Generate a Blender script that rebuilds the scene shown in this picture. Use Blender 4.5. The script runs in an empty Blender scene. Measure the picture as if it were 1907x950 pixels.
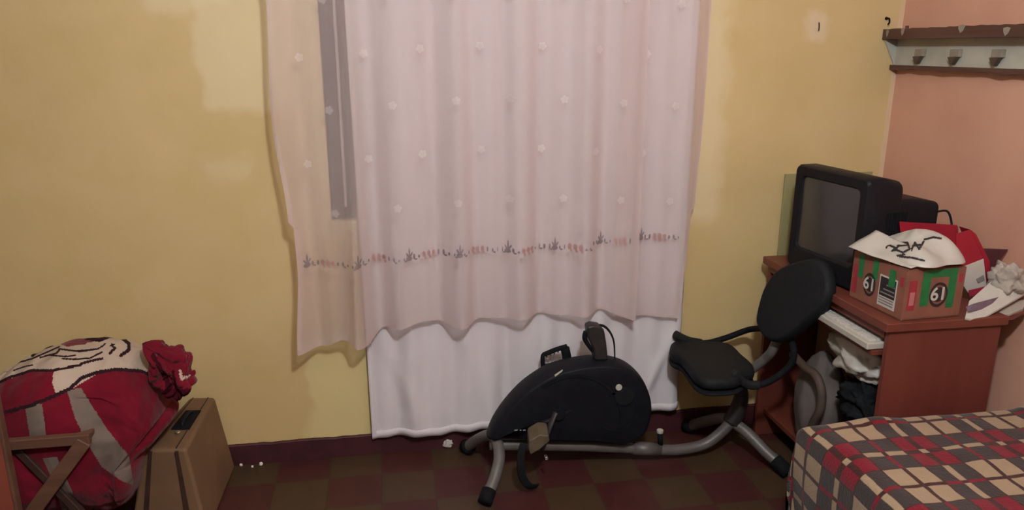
import bpy, bmesh, math, random
from mathutils import Vector, Matrix, Quaternion, noise
random.seed(7)
PI = math.pi
C = bpy.context.scene.collection

# ------------------------------------------------------------------ camera
FP, CX, CY = 1400.0, 953.5, 475.0
PITCH = math.atan(385/1400.0)
YAW = math.atan(238*math.cos(PITCH)/1400.0)
CAM = Vector((0, -2.64, 1.5))
FWD = Vector((math.sin(YAW)*math.cos(PITCH), math.cos(YAW)*math.cos(PITCH), -math.sin(PITCH)))
RGT = Vector((math.cos(YAW), -math.sin(YAW), 0))
UPV = RGT.cross(FWD)
cd = bpy.data.cameras.new('camera'); cam = bpy.data.objects.new('camera', cd); C.objects.link(cam)
cd.sensor_width = 36; cd.lens = 36*FP/1907.0; cd.clip_start = 0.02
cam.location = CAM
cam.rotation_euler = (PI/2-PITCH, 0, -YAW)
bpy.context.scene.camera = cam
# ------------------------------------------------------------------ world, exposure
w = bpy.data.worlds.new('world'); bpy.context.scene.world = w; w.use_nodes = True
w.node_tree.nodes['Background'].inputs[0].default_value = (0.35, 0.33, 0.4, 1)
w.node_tree.nodes['Background'].inputs[1].default_value = 0.2
vs = bpy.context.scene.view_settings
vs.view_transform = 'Standard'; vs.look = 'None'; vs.gamma = 1; vs.use_curve_mapping = False
vs.exposure = 0.0
BULB = Vector((0.30, -2.30, 2.22)); BULB_R = 0.075; BULB_W = 128.0; BULB_COL = (0.93, 1.0, 1.03)

# pixel (u, v) of the photograph to a point on a plane of the room
def ray(u, v): return FWD + RGT*((u-CX)/FP) - UPV*((v-CY)/FP)
def py(u, v, y=0.0):
    r = ray(u, v); return CAM + r*((y-CAM.y)/r.y)
def pz(u, v, z=0.0):
    r = ray(u, v); return CAM + r*((z-CAM.z)/r.z)
def px(u, v, x):
    r = ray(u, v); return CAM + r*((x-CAM.x)/r.x)
def proj(P):
    q = Vector(P)-CAM; d = q.dot(FWD)
    return CX+FP*q.dot(RGT)/d, CY-FP*q.dot(UPV)/d

# ------------------------------------------------------------------ materials
def s2l(c): return tuple(((v/255)/12.92 if v/255 <= .04045 else ((v/255+.055)/1.055)**2.4) for v in c)
class NT:
    def __init__(s, name):
        s.m = bpy.data.materials.new(name); s.m.use_nodes = True
        s.t = s.m.node_tree; s.b = s.t.nodes['Principled BSDF']; s.out = s.t.nodes['Material Output']
    def n(s, typ, **kw):
        nd = s.t.nodes.new(typ)
        for k, v in kw.items(): setattr(nd, k, v)
        return nd
    def put(s, sock, v):
        if hasattr(v, 'links'): s.t.links.new(v, sock)
        elif isinstance(v, (tuple, list)) and len(v) == 3 and sock.type == 'RGBA': sock.default_value = (*v, 1)
        else: sock.default_value = v
    def math(s, op, a, b=0.0, c=None):
        nd = s.n('ShaderNodeMath', operation=op); s.put(nd.inputs[0], a); s.put(nd.inputs[1], b)
        if c is not None: s.put(nd.inputs[2], c)
        return nd.outputs[0]
    def mix(s, f, a, b):
        nd = s.n('ShaderNodeMix', data_type='RGBA'); s.put(nd.inputs[0], f); s.put(nd.inputs[6], a); s.put(nd.inputs[7], b)
        return nd.outputs[2]
    def noise(s, scale, detail=3, vec=None, rough=.5):
        nd = s.n('ShaderNodeTexNoise'); nd.inputs['Scale'].default_value = scale; nd.inputs['Detail'].default_value = detail
        nd.inputs['Roughness'].default_value = rough
        s.t.links.new(vec if vec is not None else s.pos(), nd.inputs['Vector'])
        return nd.outputs['Fac']
    def pos(s):
        if not hasattr(s, '_p'): s._p = s.n('ShaderNodeNewGeometry').outputs['Position']
        return s._p
    def objc(s):
        if not hasattr(s, '_o'): s._o = s.n('ShaderNodeTexCoord').outputs['Object']
        return s._o
    def sep(s, v):
        nd = s.n('ShaderNodeSeparateXYZ'); s.t.links.new(v, nd.inputs[0]); return nd.outputs
    def step(s, x, a, b):
        nd = s.n('ShaderNodeMapRange', interpolation_type='SMOOTHSTEP'); s.put(nd.inputs[0], x)
        nd.inputs[1].default_value = a; nd.inputs[2].default_value = b
        return nd.outputs[0]
    def bump(s, h, strength=.2, dist=.01):
        nd = s.n('ShaderNodeBump'); nd.inputs['Strength'].default_value = strength; nd.inputs['Distance'].default_value = dist
        s.t.links.new(h, nd.inputs['Height']); s.t.links.new(nd.outputs[0], s.b.inputs['Normal'])
MATS = {}
def mat(name, rgb, rough=.6, var=.12, scale=25, metal=0, spec=.4, bump=0, bscale=200, sheen=0, coord='obj'):
    """plain procedural material: a base colour with soft noise variation and optional bump"""
    k = NT(name); c = s2l(rgb)
    f = k.noise(scale, 4, k.objc())
    lo = tuple(x*(1-var) for x in c); hi = tuple(min(1, x*(1+var)) for x in c)
    k.put(k.b.inputs['Base Color'], k.mix(k.step(f, .3, .7), lo, hi))
    k.b.inputs['Roughness'].default_value = rough; k.b.inputs['Metallic'].default_value = metal
    k.b.inputs['Specular IOR Level'].default_value = spec
    if sheen: k.b.inputs['Sheen Weight'].default_value = sheen
    if bump: k.bump(k.noise(bscale, 3, k.objc()), bump, .003)
    MATS[name] = k.m; return k.m

def wall_paint():
    k = NT('yellow_wall_paint'); P = k.sep(k.pos()); x, z = P[0], P[2]
    nz = k.noise(2.2, 4); nz2 = k.noise(7, 5)
    xd = k.math('ADD', x, k.math('MULTIPLY', k.math('SUBTRACT', nz2, .5), .14))
    zd = k.math('ADD', z, k.math('MULTIPLY', k.math('SUBTRACT', k.noise(5.5, 4, k.objc()), .5), .14))
    def area(x0, x1, z0, z1, s=.02):
        a = k.math('MULTIPLY', k.step(xd, x0-s, x0+s), k.step(xd, x1+s, x1-s))
        b = k.math('MULTIPLY', k.step(zd, z0-s, z0+s), k.step(zd, z1+s, z1-s))
        return k.math('MULTIPLY', a, b)
    base = k.mix(k.step(nz, .3, .7), s2l((202, 174, 124)), s2l((210, 182, 134)))
    base = k.mix(k.math('MULTIPLY', k.step(nz2, .45, .75), .35), base, s2l((200, 174, 112)))
    pale = s2l((226, 208, 172))
    base = k.mix(k.math('MULTIPLY', area(-.60, -.30, 1.30, 2.4), .5), base, pale)
    base = k.mix(k.math('MULTIPLY', area(-.75, -.5, 1.62, 2.4), .45), base, pale)
    base = k.mix(k.math('MULTIPLY', area(-.62, -.46, 1.09, 1.15, .03), .28), base, pale)
    base = k.mix(k.math('MULTIPLY', area(-.335, -.05, .02, .50, .02), .55), base, s2l((222, 204, 150)))
    base = k.mix(k.math('MULTIPLY', area(-.32, 1.22, .86, 2.4, .04), .55), base, pale)
    base = k.mix(k.math('MULTIPLY', area(1.51, 1.60, 1.54, 1.64, .02), .35), base, s2l((232, 214, 200)))
    # pale seam of filler where the pink wall meets this one
    base = k.mix(k.math('MULTIPLY', k.step(x, 1.876, 1.884), k.math('SUBTRACT', 1, k.step(z, 1.6, 1.75))), base, s2l((214, 184, 152)))
    k.put(k.b.inputs['Base Color'], base)
    k.b.inputs['Roughness'].default_value = .55; k.b.inputs['Specular IOR Level'].default_value = .3
    k.bump(k.noise(9, 6), .25, .012)
    return k.m
def pink_paint():
    k = NT('pink_wall_paint')
    base = k.mix(k.step(k.noise(3, 5), .3, .7), s2l((200, 146, 126)), s2l((210, 158, 136)))
    sp = k.step(k.noise(38, 2), .76, .8)
    base = k.mix(k.math('MULTIPLY', sp, .5), base, s2l((160, 84, 74)))
    k.put(k.b.inputs['Base Color'], base); k.b.inputs['Roughness'].default_value = .6
    k.bump(k.noise(10, 6), .2, .012)
    return k.m
def tile_floor():
    k = NT('floor_tiles'); P = k.sep(k.pos()); T = .187
    fx = k.math('DIVIDE', k.math('ADD', P[0], .075+T*20), T); fy = k.math('DIVIDE', k.math('ADD', P[1], .16+T*40), T)
    ck = k.math('MODULO', k.math('ADD', k.math('FLOOR', fx), k.math('FLOOR', fy)), 2)
    nz = k.noise(14, 5)
    a = k.mix(nz, s2l((60, 27, 27)), s2l((71, 33, 33))); b = k.mix(nz, s2l((60, 43, 30)), s2l((71, 52, 36)))
    base = k.mix(ck, a, b)
    def edge(f): 
        g = k.math('FRACT', f); return k.math('MINIMUM', g, k.math('SUBTRACT', 1, g))
    e = k.math('MINIMUM', edge(fx), edge(fy))
    base = k.mix(k.step(e, .012, .002), base, s2l((53, 34, 29)))
    base = k.mix(k.math('MULTIPLY', k.step(k.noise(3, 5), .5, .75), .4), base, s2l((84, 52, 40)))
    k.put(k.b.inputs['Base Color'], base); k.b.inputs['Roughness'].default_value = .5
    k.b.inputs['Specular IOR Level'].default_value = .35
    return k.m
def sheer(name, rgb, opacity):
    k = NT(name); k.t.nodes.remove(k.b)
    tr = k.n('ShaderNodeBsdfTransparent'); df = k.n('ShaderNodeBsdfDiffuse'); tl = k.n('ShaderNodeBsdfTranslucent')
    c = k.mix(k.noise(6, 3, k.objc()), tuple(v*.93 for v in s2l(rgb)), s2l(rgb))
    k.put(df.inputs[0], c); k.put(tl.inputs[0], c)
    m1 = k.n('ShaderNodeMixShader'); m1.inputs[0].default_value = .3
    k.t.links.new(df.outputs[0], m1.inputs[1]); k.t.links.new(tl.outputs[0], m1.inputs[2])
    m2 = k.n('ShaderNodeMixShader')
    # threads seen edge-on close up: more opaque at grazing view
    lw = k.n('ShaderNodeLayerWeight'); lw.inputs[0].default_value = .35
    op = k.math('ADD', opacity, k.math('MULTIPLY', lw.outputs['Facing'], .45)); 
    k.put(m2.inputs[0], k.math('MINIMUM', op, 1))
    k.t.links.new(tr.outputs[0], m2.inputs[1]); k.t.links.new(m1.outputs[0], m2.inputs[2])
    k.t.links.new(m2.outputs[0], k.out.inputs[0])
    MATS[name] = k.m; return k.m
def cloth(name, rgb, trans=.25, bump=.3, var=.05):
    k = NT(name); k.t.nodes.remove(k.b)
    df = k.n('ShaderNodeBsdfDiffuse'); tl = k.n('ShaderNodeBsdfTranslucent')
    c = k.mix(k.noise(5, 4, k.objc()), tuple(v*(1-var*2) for v in s2l(rgb)), s2l(rgb))
    k.put(df.inputs[0], c); k.put(tl.inputs[0], c)
    bp = k.n('ShaderNodeBump'); bp.inputs['Strength'].default_value = bump; bp.inputs['Distance'].default_value = .01
    k.t.links.new(k.noise(16, 5, k.objc()), bp.inputs['Height']); k.t.links.new(bp.outputs[0], df.inputs['Normal'])
    m1 = k.n('ShaderNodeMixShader'); m1.inputs[0].default_value = trans
    k.t.links.new(df.outputs[0], m1.inputs[1]); k.t.links.new(tl.outputs[0], m1.inputs[2])
    k.t.links.new(m1.outputs[0], k.out.inputs[0])
    MATS[name] = k.m; return k.m
def plaid():
    k = NT('plaid_wool'); uv = k.n('ShaderNodeUVMap').outputs[0]; S = k.sep(uv)
    j = k.math('MULTIPLY', k.math('SUBTRACT', k.noise(9, 3, k.objc()), .5), .016)
    j2 = k.math('MULTIPLY', k.math('SUBTRACT', k.noise(11, 3), .5), .016)
    def axis(t, t0, T, Pa, Pb, Qa, Qb):
        d = k.math('SUBTRACT', k.math('FRACT', k.math('ADD', k.math('DIVIDE', k.math('SUBTRACT', t, t0-40*T), T), .5)), .5)
        d = k.math('MULTIPLY', k.math('ABSOLUTE', d), T); e = k.math('SUBTRACT', T/2, d); s = .0015
        P = k.math('MULTIPLY', k.step(d, Pa-s, Pa+s), k.step(d, Pb+s, Pb-s)); p = k.step(d, Pa+s, Pa-s)
        Q = k.math('MULTIPLY', k.step(e, Qa-s, Qa+s), k.step(e, Qb+s, Qb-s)); q = k.step(e, Qa+s, Qa-s)
        return P, p, Q, q
    X = axis(k.math('ADD', S[0], j), 1.225, .225, .006, .056, .009, .052)
    Y = axis(k.math('ADD', S[1], j2), -.948, .287, .006, .072, .009, .068)
    beige, grey, red, dark = s2l((157, 133, 108)), s2l((59, 50, 49)), s2l((118, 19, 36)), s2l((65, 34, 33))
    nz = k.noise(60, 3, k.objc())
    col = k.mix(nz, dark, tuple(v*.8 for v in dark))
    M = lambda a, b: k.math('MULTIPLY', a, b)
    for f, c in ((M(X[0], Y[0]), beige), (M(X[0], Y[2]), grey), (M(X[2], Y[0]), grey), (M(X[2], Y[2]), red),
                 (M(X[1], Y[2]), red), (M(X[2], Y[1]), red), (M(X[3], Y[0]), beige), (M(X[0], Y[3]), beige), (M(X[3], Y[3]), beige)):
        col = k.mix(f, col, c)
    col = k.mix(k.math('MULTIPLY', nz, .18), col, s2l((60, 40, 40)))
    k.put(k.b.inputs['Base Color'], col); k.b.inputs['Roughness'].default_value = .95
    k.b.inputs['Specular IOR Level'].default_value = .1; k.b.inputs['Sheen Weight'].default_value = .15
    k.bump(k.noise(160, 3, k.objc()), .5, .004)
    return k.m
def wood(name, rgb, rgb2, rough=.45, axis='Y', scale=18):
    k = NT(name); mp = k.n('ShaderNodeMapping'); k.t.links.new(k.objc(), mp.inputs[0])
    mp.inputs['Scale'].default_value = {'X': (.08, 1, 1), 'Y': (1, .08, 1), 'Z': (1, 1, .08)}[axis]
    f = k.noise(scale, 6, mp.outputs[0], .6)
    k.put(k.b.inputs['Base Color'], k.mix(k.step(f, .3, .7), s2l(rgb), s2l(rgb2)))
    k.b.inputs['Roughness'].default_value = rough; k.b.inputs['Specular IOR Level'].default_value = .35
    MATS[name] = k.m; return k.m
M = MATS
M['wall'] = wall_paint(); M['pink'] = pink_paint(); M['floor'] = tile_floor(); M['plaid'] = plaid()
mat('ceiling_paint', (232, 222, 205), .9, .03, 4); mat('side_wall', (140, 128, 112), .8, .04, 3)
mat('baseboard', (66, 27, 33), .6, .2, 12, bump=.3, bscale=30)
mat('black_plastic', (24, 24, 30), .5, .15, 30, spec=.4); mat('matte_black', (22, 22, 26), .8, .2, 40, spec=.25)
mat('seat_vinyl', (29, 29, 32), .6, .1, 60, bump=.3, bscale=350); mat('foam', (21, 20, 22), .85, .2, 60, bump=.3, bscale=400)
mat('tv_black', (28, 26, 30), .45, .08, 30, bump=.1, bscale=500); mat('tv_screen', (58, 55, 56), .22, .04, 5, spec=.6)
mat('grey_paint', (98, 92, 90), .45, .1, 20, metal=.15); mat('dark_steel', (57, 52, 54), .45, .15, 30, metal=.4)
mat('white_plastic', (178, 170, 160), .5, .05, 20); mat('label_grey', (150, 150, 155), .6, .05)
mat('pedal_tan', (90, 77, 62), .6, .15, 40); mat('chrome', (220, 215, 205), .25, .02, metal=.9)
mat('carton', (130, 84, 70), .85, .08, 20, spec=.15); mat('carton_dark', (110, 60, 52), .9, .1)
mat('green_tape', (31, 109, 60), .5, .12, 30); mat('black_print', (40, 32, 32), .7, .1); mat('white_paper', (186, 178, 170), .7, .05, 12)
mat('red_print', (150, 44, 54), .7, .1); mat('pink_print', (180, 110, 110), .7, .1); mat('grey_print', (128, 118, 116), .7, .1)
mat('bag_white', (181, 173, 165), .4, .06, 8, bump=.4, bscale=14); mat('red_card', (151, 25, 44), .55, .06, 8)
mat('maroon_card', (77, 35, 42), .6, .08); mat('newsprint', (161, 148, 139), .8, .1, 10); mat('lilac_print', (119, 99, 114), .7, .1)
mat('white_gloss', (201, 192, 185), .4, .04); mat('rose_print', (160, 40, 67), .5, .1); mat('brown_rim', (130, 92, 78), .5, .1)
mat('blue_cloth', (100, 118, 132), .9, .1, 8); mat('black_cloth', (24, 25, 28), .95, .4, 30); mat('grey_cloth', (100, 91, 88), .9, .2, 9)
mat('tan_hose', (74, 58, 50), .7, .15, 12); mat('cream_cloth', (144, 134, 127), .9, .1, 9)
mat('old_board', (128, 96, 72), .8, .2, 9)
mat('suitcase_tan', (116, 87, 64), .6, .12, 5, spec=.3, bump=.15, bscale=60); mat('suitcase_trim', (60, 38, 32), .6, .2)
mat('suitcase_face', (182, 126, 86), .6, .14, 4, spec=.3)
mat('red_jersey', (104, 13, 32), .9, .16, 7, bump=.3, bscale=60, sheen=.1); mat('jersey_white', (178, 158, 144), .9, .08, 7, bump=.3, bscale=60)
mat('jersey_grey', (114, 99, 91), .9, .1, 7); mat('jersey_black', (44, 22, 28), .9, .1); mat('jersey_shade', (58, 6, 18), .9, .2, 7)
mat('jersey_rose', (100, 48, 55), .9, .1)
mat('orange_paint', (129, 63, 50), .6, .15, 6); mat('enamel_white', (179, 174, 162), .6, .1, 9, bump=.2, bscale=40)
mat('peg_brown', (95, 80, 70), .7, .15); mat('peg_grey', (146, 133, 119), .7, .12, 12); mat('gap_dark', (46, 36, 40), .7, .1); mat('frame_grey', (60, 50, 55), .55, .1, 12); mat('frame_light', (190, 176, 172), .5, .1, 12)
mat('embroidery_white', (240, 226, 222), .8, .03); mat('embroidery_grey', (136, 120, 122), .9, .08); mat('embroidery_red', (176, 134, 132), .9, .08)
mat('glass_green', (150, 142, 100), .3, .05, 4); mat('plaster', (225, 215, 200), .9, .1)
wood('desk_wood', (112, 58, 46), (100, 50, 40), .4, 'Y', 10); wood('desk_wood_up', (112, 56, 46), (100, 48, 40), .42, 'Z', 10)
wood('rack_wood', (96, 66, 56), (80, 52, 44), .7, 'Y', 30); wood('chair_wood', (108, 74, 58), (88, 58, 46), .6, 'X', 20)
sheer('sheer_voile', (236, 216, 214), .42); sheer('sheer_thread', (236, 222, 222), .5); cloth('white_sheet', (238, 228, 232), .2, .35); 
k = NT('bulb_glow'); k.b.inputs['Emission Color'].default_value = (*BULB_COL, 1)
k.b.inputs['Emission Strength'].default_value = BULB_W/(PI*4*PI*BULB_R**2); M['bulb'] = k.m

for n_ in ('red_jersey', 'jersey_white', 'jersey_black', 'jersey_grey', 'jersey_shade', 'jersey_rose', 'grey_cloth', 'black_cloth', 'carton', 'seat_vinyl', 'matte_black', 'tv_black', 'black_plastic'):
    M[n_].node_tree.nodes['Principled BSDF'].inputs['Specular IOR Level'].default_value = .12
# ------------------------------------------------------------------ object helpers
ORG = {}
def tag(o, label, cat, group=None, kind=None):
    o['label'] = label; o['category'] = cat
    if group: o['group'] = group
    if kind: o['kind'] = kind
    return o
def thing(name, label, cat, loc, group=None):
    o = bpy.data.objects.new(name, None); o.empty_display_size = .05; C.objects.link(o); o.location = loc
    ORG[o] = Vector(loc); return tag(o, label, cat, group)
def mk(name, V, F, mats, parent=None, smooth=False, fmat=None, bevel=0, sub=0, uv=None, solid=0, structure=False, label=None, seg=2):
    V = [Vector(v) for v in V]
    if parent is not None: org = ORG[parent]
    else:
        xs = [v.x for v in V]; ys = [v.y for v in V]
        org = Vector(((min(xs)+max(xs))/2, (min(ys)+max(ys))/2, min(v.z for v in V)))
    me = bpy.data.meshes.new(name); me.from_pydata([v-org for v in V], [], F)
    if not isinstance(mats, (list, tuple)): mats = [mats]
    for m in mats: me.materials.append(M[m] if isinstance(m, str) else m)
    if fmat:
        for p_, i in zip(me.polygons, fmat): p_.material_index = i
    if uv:
        l = me.uv_layers.new(name='UVMap')
        for lp in me.loops: l.data[lp.index].uv = uv[lp.vertex_index]
    bm = bmesh.new(); bm.from_mesh(me)
    if not uv and not solid: bmesh.ops.recalc_face_normals(bm, faces=bm.faces)
    for f_ in bm.faces: f_.smooth = smooth
    bm.to_mesh(me); bm.free(); me.update()
    o = bpy.data.objects.new(name, me); C.objects.link(o)
    if parent is not None: o.parent = parent; ORG[o] = org
    else: o.location = org; ORG[o] = org
    if solid:
        md = o.modifiers.new('thickness', 'SOLIDIFY'); md.thickness = solid; md.offset = 0
    if bevel:
        md = o.modifiers.new('bevel', 'BEVEL'); md.width = bevel; md.segments = seg; md.limit_method = 'ANGLE'; md.angle_limit = math.radians(35)
        for p_ in me.polygons: p_.use_smooth = True
        md.harden_normals = True
    if sub:
        md = o.modifiers.new('sub', 'SUBSURF'); md.levels = sub; md.render_levels = sub
    if structure: o['kind'] = 'structure'
    if label: o['label'] = label
    return o
def hexa(P):   # 8 points: bottom 4 then top 4 (same order)
    return [Vector(p_) for p_ in P], [(0, 3, 2, 1), (4, 5, 6, 7), (0, 1, 5, 4), (1, 2, 6, 5), (2, 3, 7, 6), (3, 0, 4, 7)]
def bxv(x0, x1, y0, y1, z0, z1, rz=0, c=None, rot=None):
    V, F = hexa([(x0, y0, z0), (x1, y0, z0), (x1, y1, z0), (x0, y1, z0), (x0, y0, z1), (x1, y0, z1), (x1, y1, z1), (x0, y1, z1)])
    if rz or rot:
        c = Vector(c) if c else Vector(((x0+x1)/2, (y0+y1)/2, (z0+z1)/2))
        R_ = rot if rot else Matrix.Rotation(rz, 3, 'Z')
        V = [c+R_@(v-c) for v in V]
    return V, F
def box(name, x0, x1, y0, y1, z0, z1, m, parent=None, bevel=.003, rz=0, c=None, rot=None, **kw):
    V, F = bxv(x0, x1, y0, y1, z0, z1, rz, c, rot); return mk(name, V, F, m, parent, bevel=bevel, **kw)
def join(parts):
    V, F = [], []
    for v, f in parts:
        n = len(V); V += list(v); F += [tuple(i+n for i in q) for q in f]
    return V, F
def smoothpts(P, n=8, closed=False):
    P = [Vector(p_) for p_ in P]; out = []; N = len(P)
    for i in range(N if closed else N-1):
        if closed: a, b, c, d = P[(i-1) % N], P[i], P[(i+1) % N], P[(i+2) % N]
        else: a, b, c, d = P[max(i-1, 0)], P[i], P[i+1], P[min(i+2, N-1)]
        for j in range(n):
            t = j/n; out.append(.5*((2*b)+(c-a)*t+(2*a-5*b+4*c-d)*t*t+(3*b-a-3*c+d)*t**3))
    if not closed: out.append(P[-1])
    return out
def tubev(P, r, seg=12, smooth_n=8, flat=1.0):
    Q = smoothpts(P, smooth_n) if smooth_n > 1 else [Vector(p_) for p_ in P]
    n = len(Q); V, F = [], []; up = None
    for i, p_ in enumerate(Q):
        t = (Q[min(i+1, n-1)]-Q[max(i-1, 0)]).normalized()
        if up is None:
            up = Vector((0, 0, 1)) if abs(t.z) < .9 else Vector((0, 1, 0))
        a = t.cross(up).normalized(); b = a.cross(t).normalized(); up = b
        rr = r(i/(n-1)) if callable(r) else r
        for k_ in range(seg):
            th = 2*PI*k_/seg; V.append(p_+a*math.cos(th)*rr+b*math.sin(th)*rr*flat)
    for i in range(n-1):
        for k_ in range(seg):
            k2 = (k_+1) % seg; F.append((i*seg+k_, i*seg+k2, (i+1)*seg+k2, (i+1)*seg+k_))
    F.append(tuple(range(seg))[::-1]); F.append(tuple((n-1)*seg+k_ for k_ in range(seg)))
    return V, F
def tube(name, P, r, m, parent=None, seg=12, n=8, flat=1.0, **kw):
    V, F = tubev(P, r, seg, n, flat); return mk(name, V, F, m, parent, smooth=True, **kw)
def prismv(front, off, bulge=0, rings=1):
    """closed outline (list of points) extruded by vector off"""
    n = len(front); off = Vector(off); V = [Vector(p_) for p_ in front]+[Vector(p_)+off for p_ in front]
    F = [tuple(range(n))[::-1], tuple(range(n, 2*n))]+[(i, (i+1) % n, n+(i+1) % n, n+i) for i in range(n)]
    return V, F
def puck(name, outline, off, m, parent, edge=.25, dome=.0, **kw):
    """soft padded slab: outline swept along off with rounded rim (rings shrink towards centre)"""
    O = [Vector(p_) for p_ in outline]; n = len(O); off = Vector(off); c = sum(O, Vector())/n; V, F = [], []
    prof = []
    K = 6
    for i in range(K+1):
        a = PI/2*i/K; prof.append((1-edge*(1-math.sin(a)), -.5*math.cos(a)))
    prof = [(1-edge, -.5)]+prof[1:-1]+[(1, 0)]+[(s, -h) for s, h in prof[1:-1][::-1]]+[(1-edge, .5)]
    for s in (.55, .2):
        prof = [(s*(1-edge), -.5-dome*(1-s*.6))]+prof+[(s*(1-edge), .5+dome*(1-s*.6))]
    prof.sort(key=lambda q: 0)
    for s, h in prof:
        for p_ in O: V.append(c+(p_-c)*s+off*h)
    m_ = len(prof)
    for i in range(m_-1):
        for k_ in range(n):
            k2 = (k_+1) % n; F.append((i*n+k_, i*n+k2, (i+1)*n+k2, (i+1)*n+k_))
    F.append(tuple(range(n))[::-1]); F.append(tuple((m_-1)*n+k_ for k_ in range(n)))
    return mk(name, V, F, m, parent, smooth=True, **kw)
def diskv(c, axis, r, h, seg=24, r2=None):
    c = Vector(c); a = Vector(axis).normalized(); u = a.orthogonal().normalized(); v = a.cross(u)
    r2 = r if r2 is None else r2; V = []
    for hh, rr in ((0, r), (h, r2)):
        V += [c+a*hh+u*math.cos(2*PI*i/seg)*rr+v*math.sin(2*PI*i/seg)*rr for i in range(seg)]
    F = [tuple(range(seg))[::-1], tuple(range(seg, 2*seg))]+[(i, (i+1) % seg, seg+(i+1) % seg, seg+i) for i in range(seg)]
    return V, F
def disk(name, c, axis, r, h, m, parent, seg=28, r2=None, bevel=.002, **kw):
    V, F = diskv(c, axis, r, h, seg, r2); return mk(name, V, F, m, parent, bevel=bevel, **kw)
def grid(fn, nu, nv, closed_u=False):
    V = [fn(i/nu if not closed_u else i/nu, j/nv) for j in range(nv+1) for i in range(nu+(0 if closed_u else 1))]
    w_ = nu if closed_u else nu+1; F = []
    for j in range(nv):
        for i in range(nu):
            i2 = (i+1) % w_ if closed_u else i+1
            F.append((j*w_+i, j*w_+i2, (j+1)*w_+i2, (j+1)*w_+i))
    return V, F
def inside(p_, poly):
    x, y = p_; r = False; n = len(poly); j = n-1
    for i in range(n):
        xi, yi = poly[i]; xj, yj = poly[j]
        if (yi > y) != (yj > y) and x < (xj-xi)*(y-yi)/(yj-yi)+xi: r = not r
        j = i
    return r
def dseg(p_, a, b):
    ax, ay = a; bx, by = b; x, y = p_; dx, dy = bx-ax, by-ay; L = dx*dx+dy*dy
    t = max(0, min(1, ((x-ax)*dx+(y-ay)*dy)/L)) if L else 0
    return math.hypot(x-ax-dx*t, y-ay-dy*t)
def fbm(v, s, o=3): return noise.fractal(Vector(v)*s, 1.0, 2.0, o)

# ================================================================== THE ROOM
XR, XL, YF, ZC = 1.90, -1.75, -4.3, 2.65
WX0, WX1, WZ0, WZ1 = -.208, 1.0, .915, 2.05      # window opening in the back wall
V, F = join([bxv(XL-.1, WX0, 0, .14, -.05, ZC), bxv(WX1, XR+.1, 0, .14, -.05, ZC),
             bxv(WX0, WX1, 0, .14, -.05, WZ0), bxv(WX0, WX1, 0, .14, WZ1, ZC)])
mk('wall_back', V, F, 'wall', structure=True)
box('wall_right', XR, XR+.1, YF, 0, -.05, ZC, 'pink', bevel=0, structure=True)
box('wall_left', XL-.1, XL, YF, 0, -.05, ZC, 'side_wall', bevel=0, structure=True)
box('wall_front', XL-.1, XR+.1, YF-.1, YF, -.05, ZC, 'side_wall', bevel=0, structure=True)
box('floor', XL-.1, XR+.1, YF-.1, 0, -.05, 0, 'floor', bevel=0, structure=True)
box('ceiling', XL-.1, XR+.1, YF-.1, .14, ZC, ZC+.1, 'ceiling_paint', bevel=0, structure=True)
# baseboard: dark red plinth with a slightly wavy hand-painted top
def bb(x0, x1, y0, y1, n, name):
    V, F = [], []
    for i in range(n+1):
        t = i/n; h = .082+.004*noise.noise(Vector((t*30, 0, 0)))+.0025*noise.noise(Vector((t*110, 3, 0)))
        X, Y = (x0+(x1-x0)*t, None) if y0 == y1 else (None, y0+(y1-y0)*t)
        if Y is None: V += [(X, -.001, 0), (X, -.014, 0), (X, -.014, h-.003), (X, -.011, h), (X, -.001, h)]
        else: V += [(XR-.001, Y, 0), (XR-.014, Y, 0), (XR-.014, Y, h-.003), (XR-.011, Y, h), (XR-.001, Y, h)]
    for i in range(n):
        for k_ in range(5):
            k2 = (k_+1) % 5; F.append((i*5+k_, i*5+k2, (i+1)*5+k2, (i+1)*5+k_))
    F += [(0, 1, 2, 3, 4), tuple(n*5+q for q in (4, 3, 2, 1, 0))]
    mk(name, V, F, 'baseboard', structure=True)
bb(XL, XR-.015, 0, 0, 260, 'baseboard_back'); bb(0, 0, YF, -.015, 120, 'baseboard_right')
# window: dark metal frame and closed shutters inside the opening
win = bpy.data.objects.new('window_1', None); C.objects.link(win); win.location = (WX0, .06, WZ0); ORG[win] = Vector((WX0, .06, WZ0)); win['kind'] = 'structure'
fr = [bxv(WX0+.002, WX0+.045, .035, .085, WZ0+.002, WZ1-.002), bxv(WX1-.045, WX1-.002, .035, .085, WZ0+.002, WZ1-.002),
      bxv(WX0+.045, WX1-.045, .035, .085, WZ0+.002, WZ0+.045), bxv(WX0+.045, WX1-.045, .035, .085, WZ1-.045, WZ1-.002)]
V, F = join(fr); mk('window_frame', V, F, 'frame_grey', win, bevel=.004)
box('frame_bead', WX0+.046, WX0+.056, .018, .05, WZ0+.045, WZ1-.045, 'frame_light', win, bevel=.002)
cw = (WX1-WX0-.09)/2
for i in range(2):
    a = WX0+.057+i*cw; parts = []
    nsl = 22; hz = (WZ1-WZ0-.1)/nsl
    for j in range(nsl): parts.append(bxv(a+.045, a+cw-.06, .05, .062, WZ0+.05+j*hz, WZ0+.05+j*hz+hz*.86, rot=Matrix.Rotation(.35, 3, 'X')))
    parts += [bxv(a, a+.045, .045, .07, WZ0+.046, WZ1-.046), bxv(a+cw-.06, a+cw-.015, .045, .07, WZ0+.046, WZ1-.046)]
    V, F = join(parts); mk('shutter', V, F, 'gap_dark', win, bevel=.002)
    box('window_pane', a+.001, a+cw-.016, .075, .079, WZ0+.046, WZ1-.046, 'tv_screen', win, bevel=0)

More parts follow.
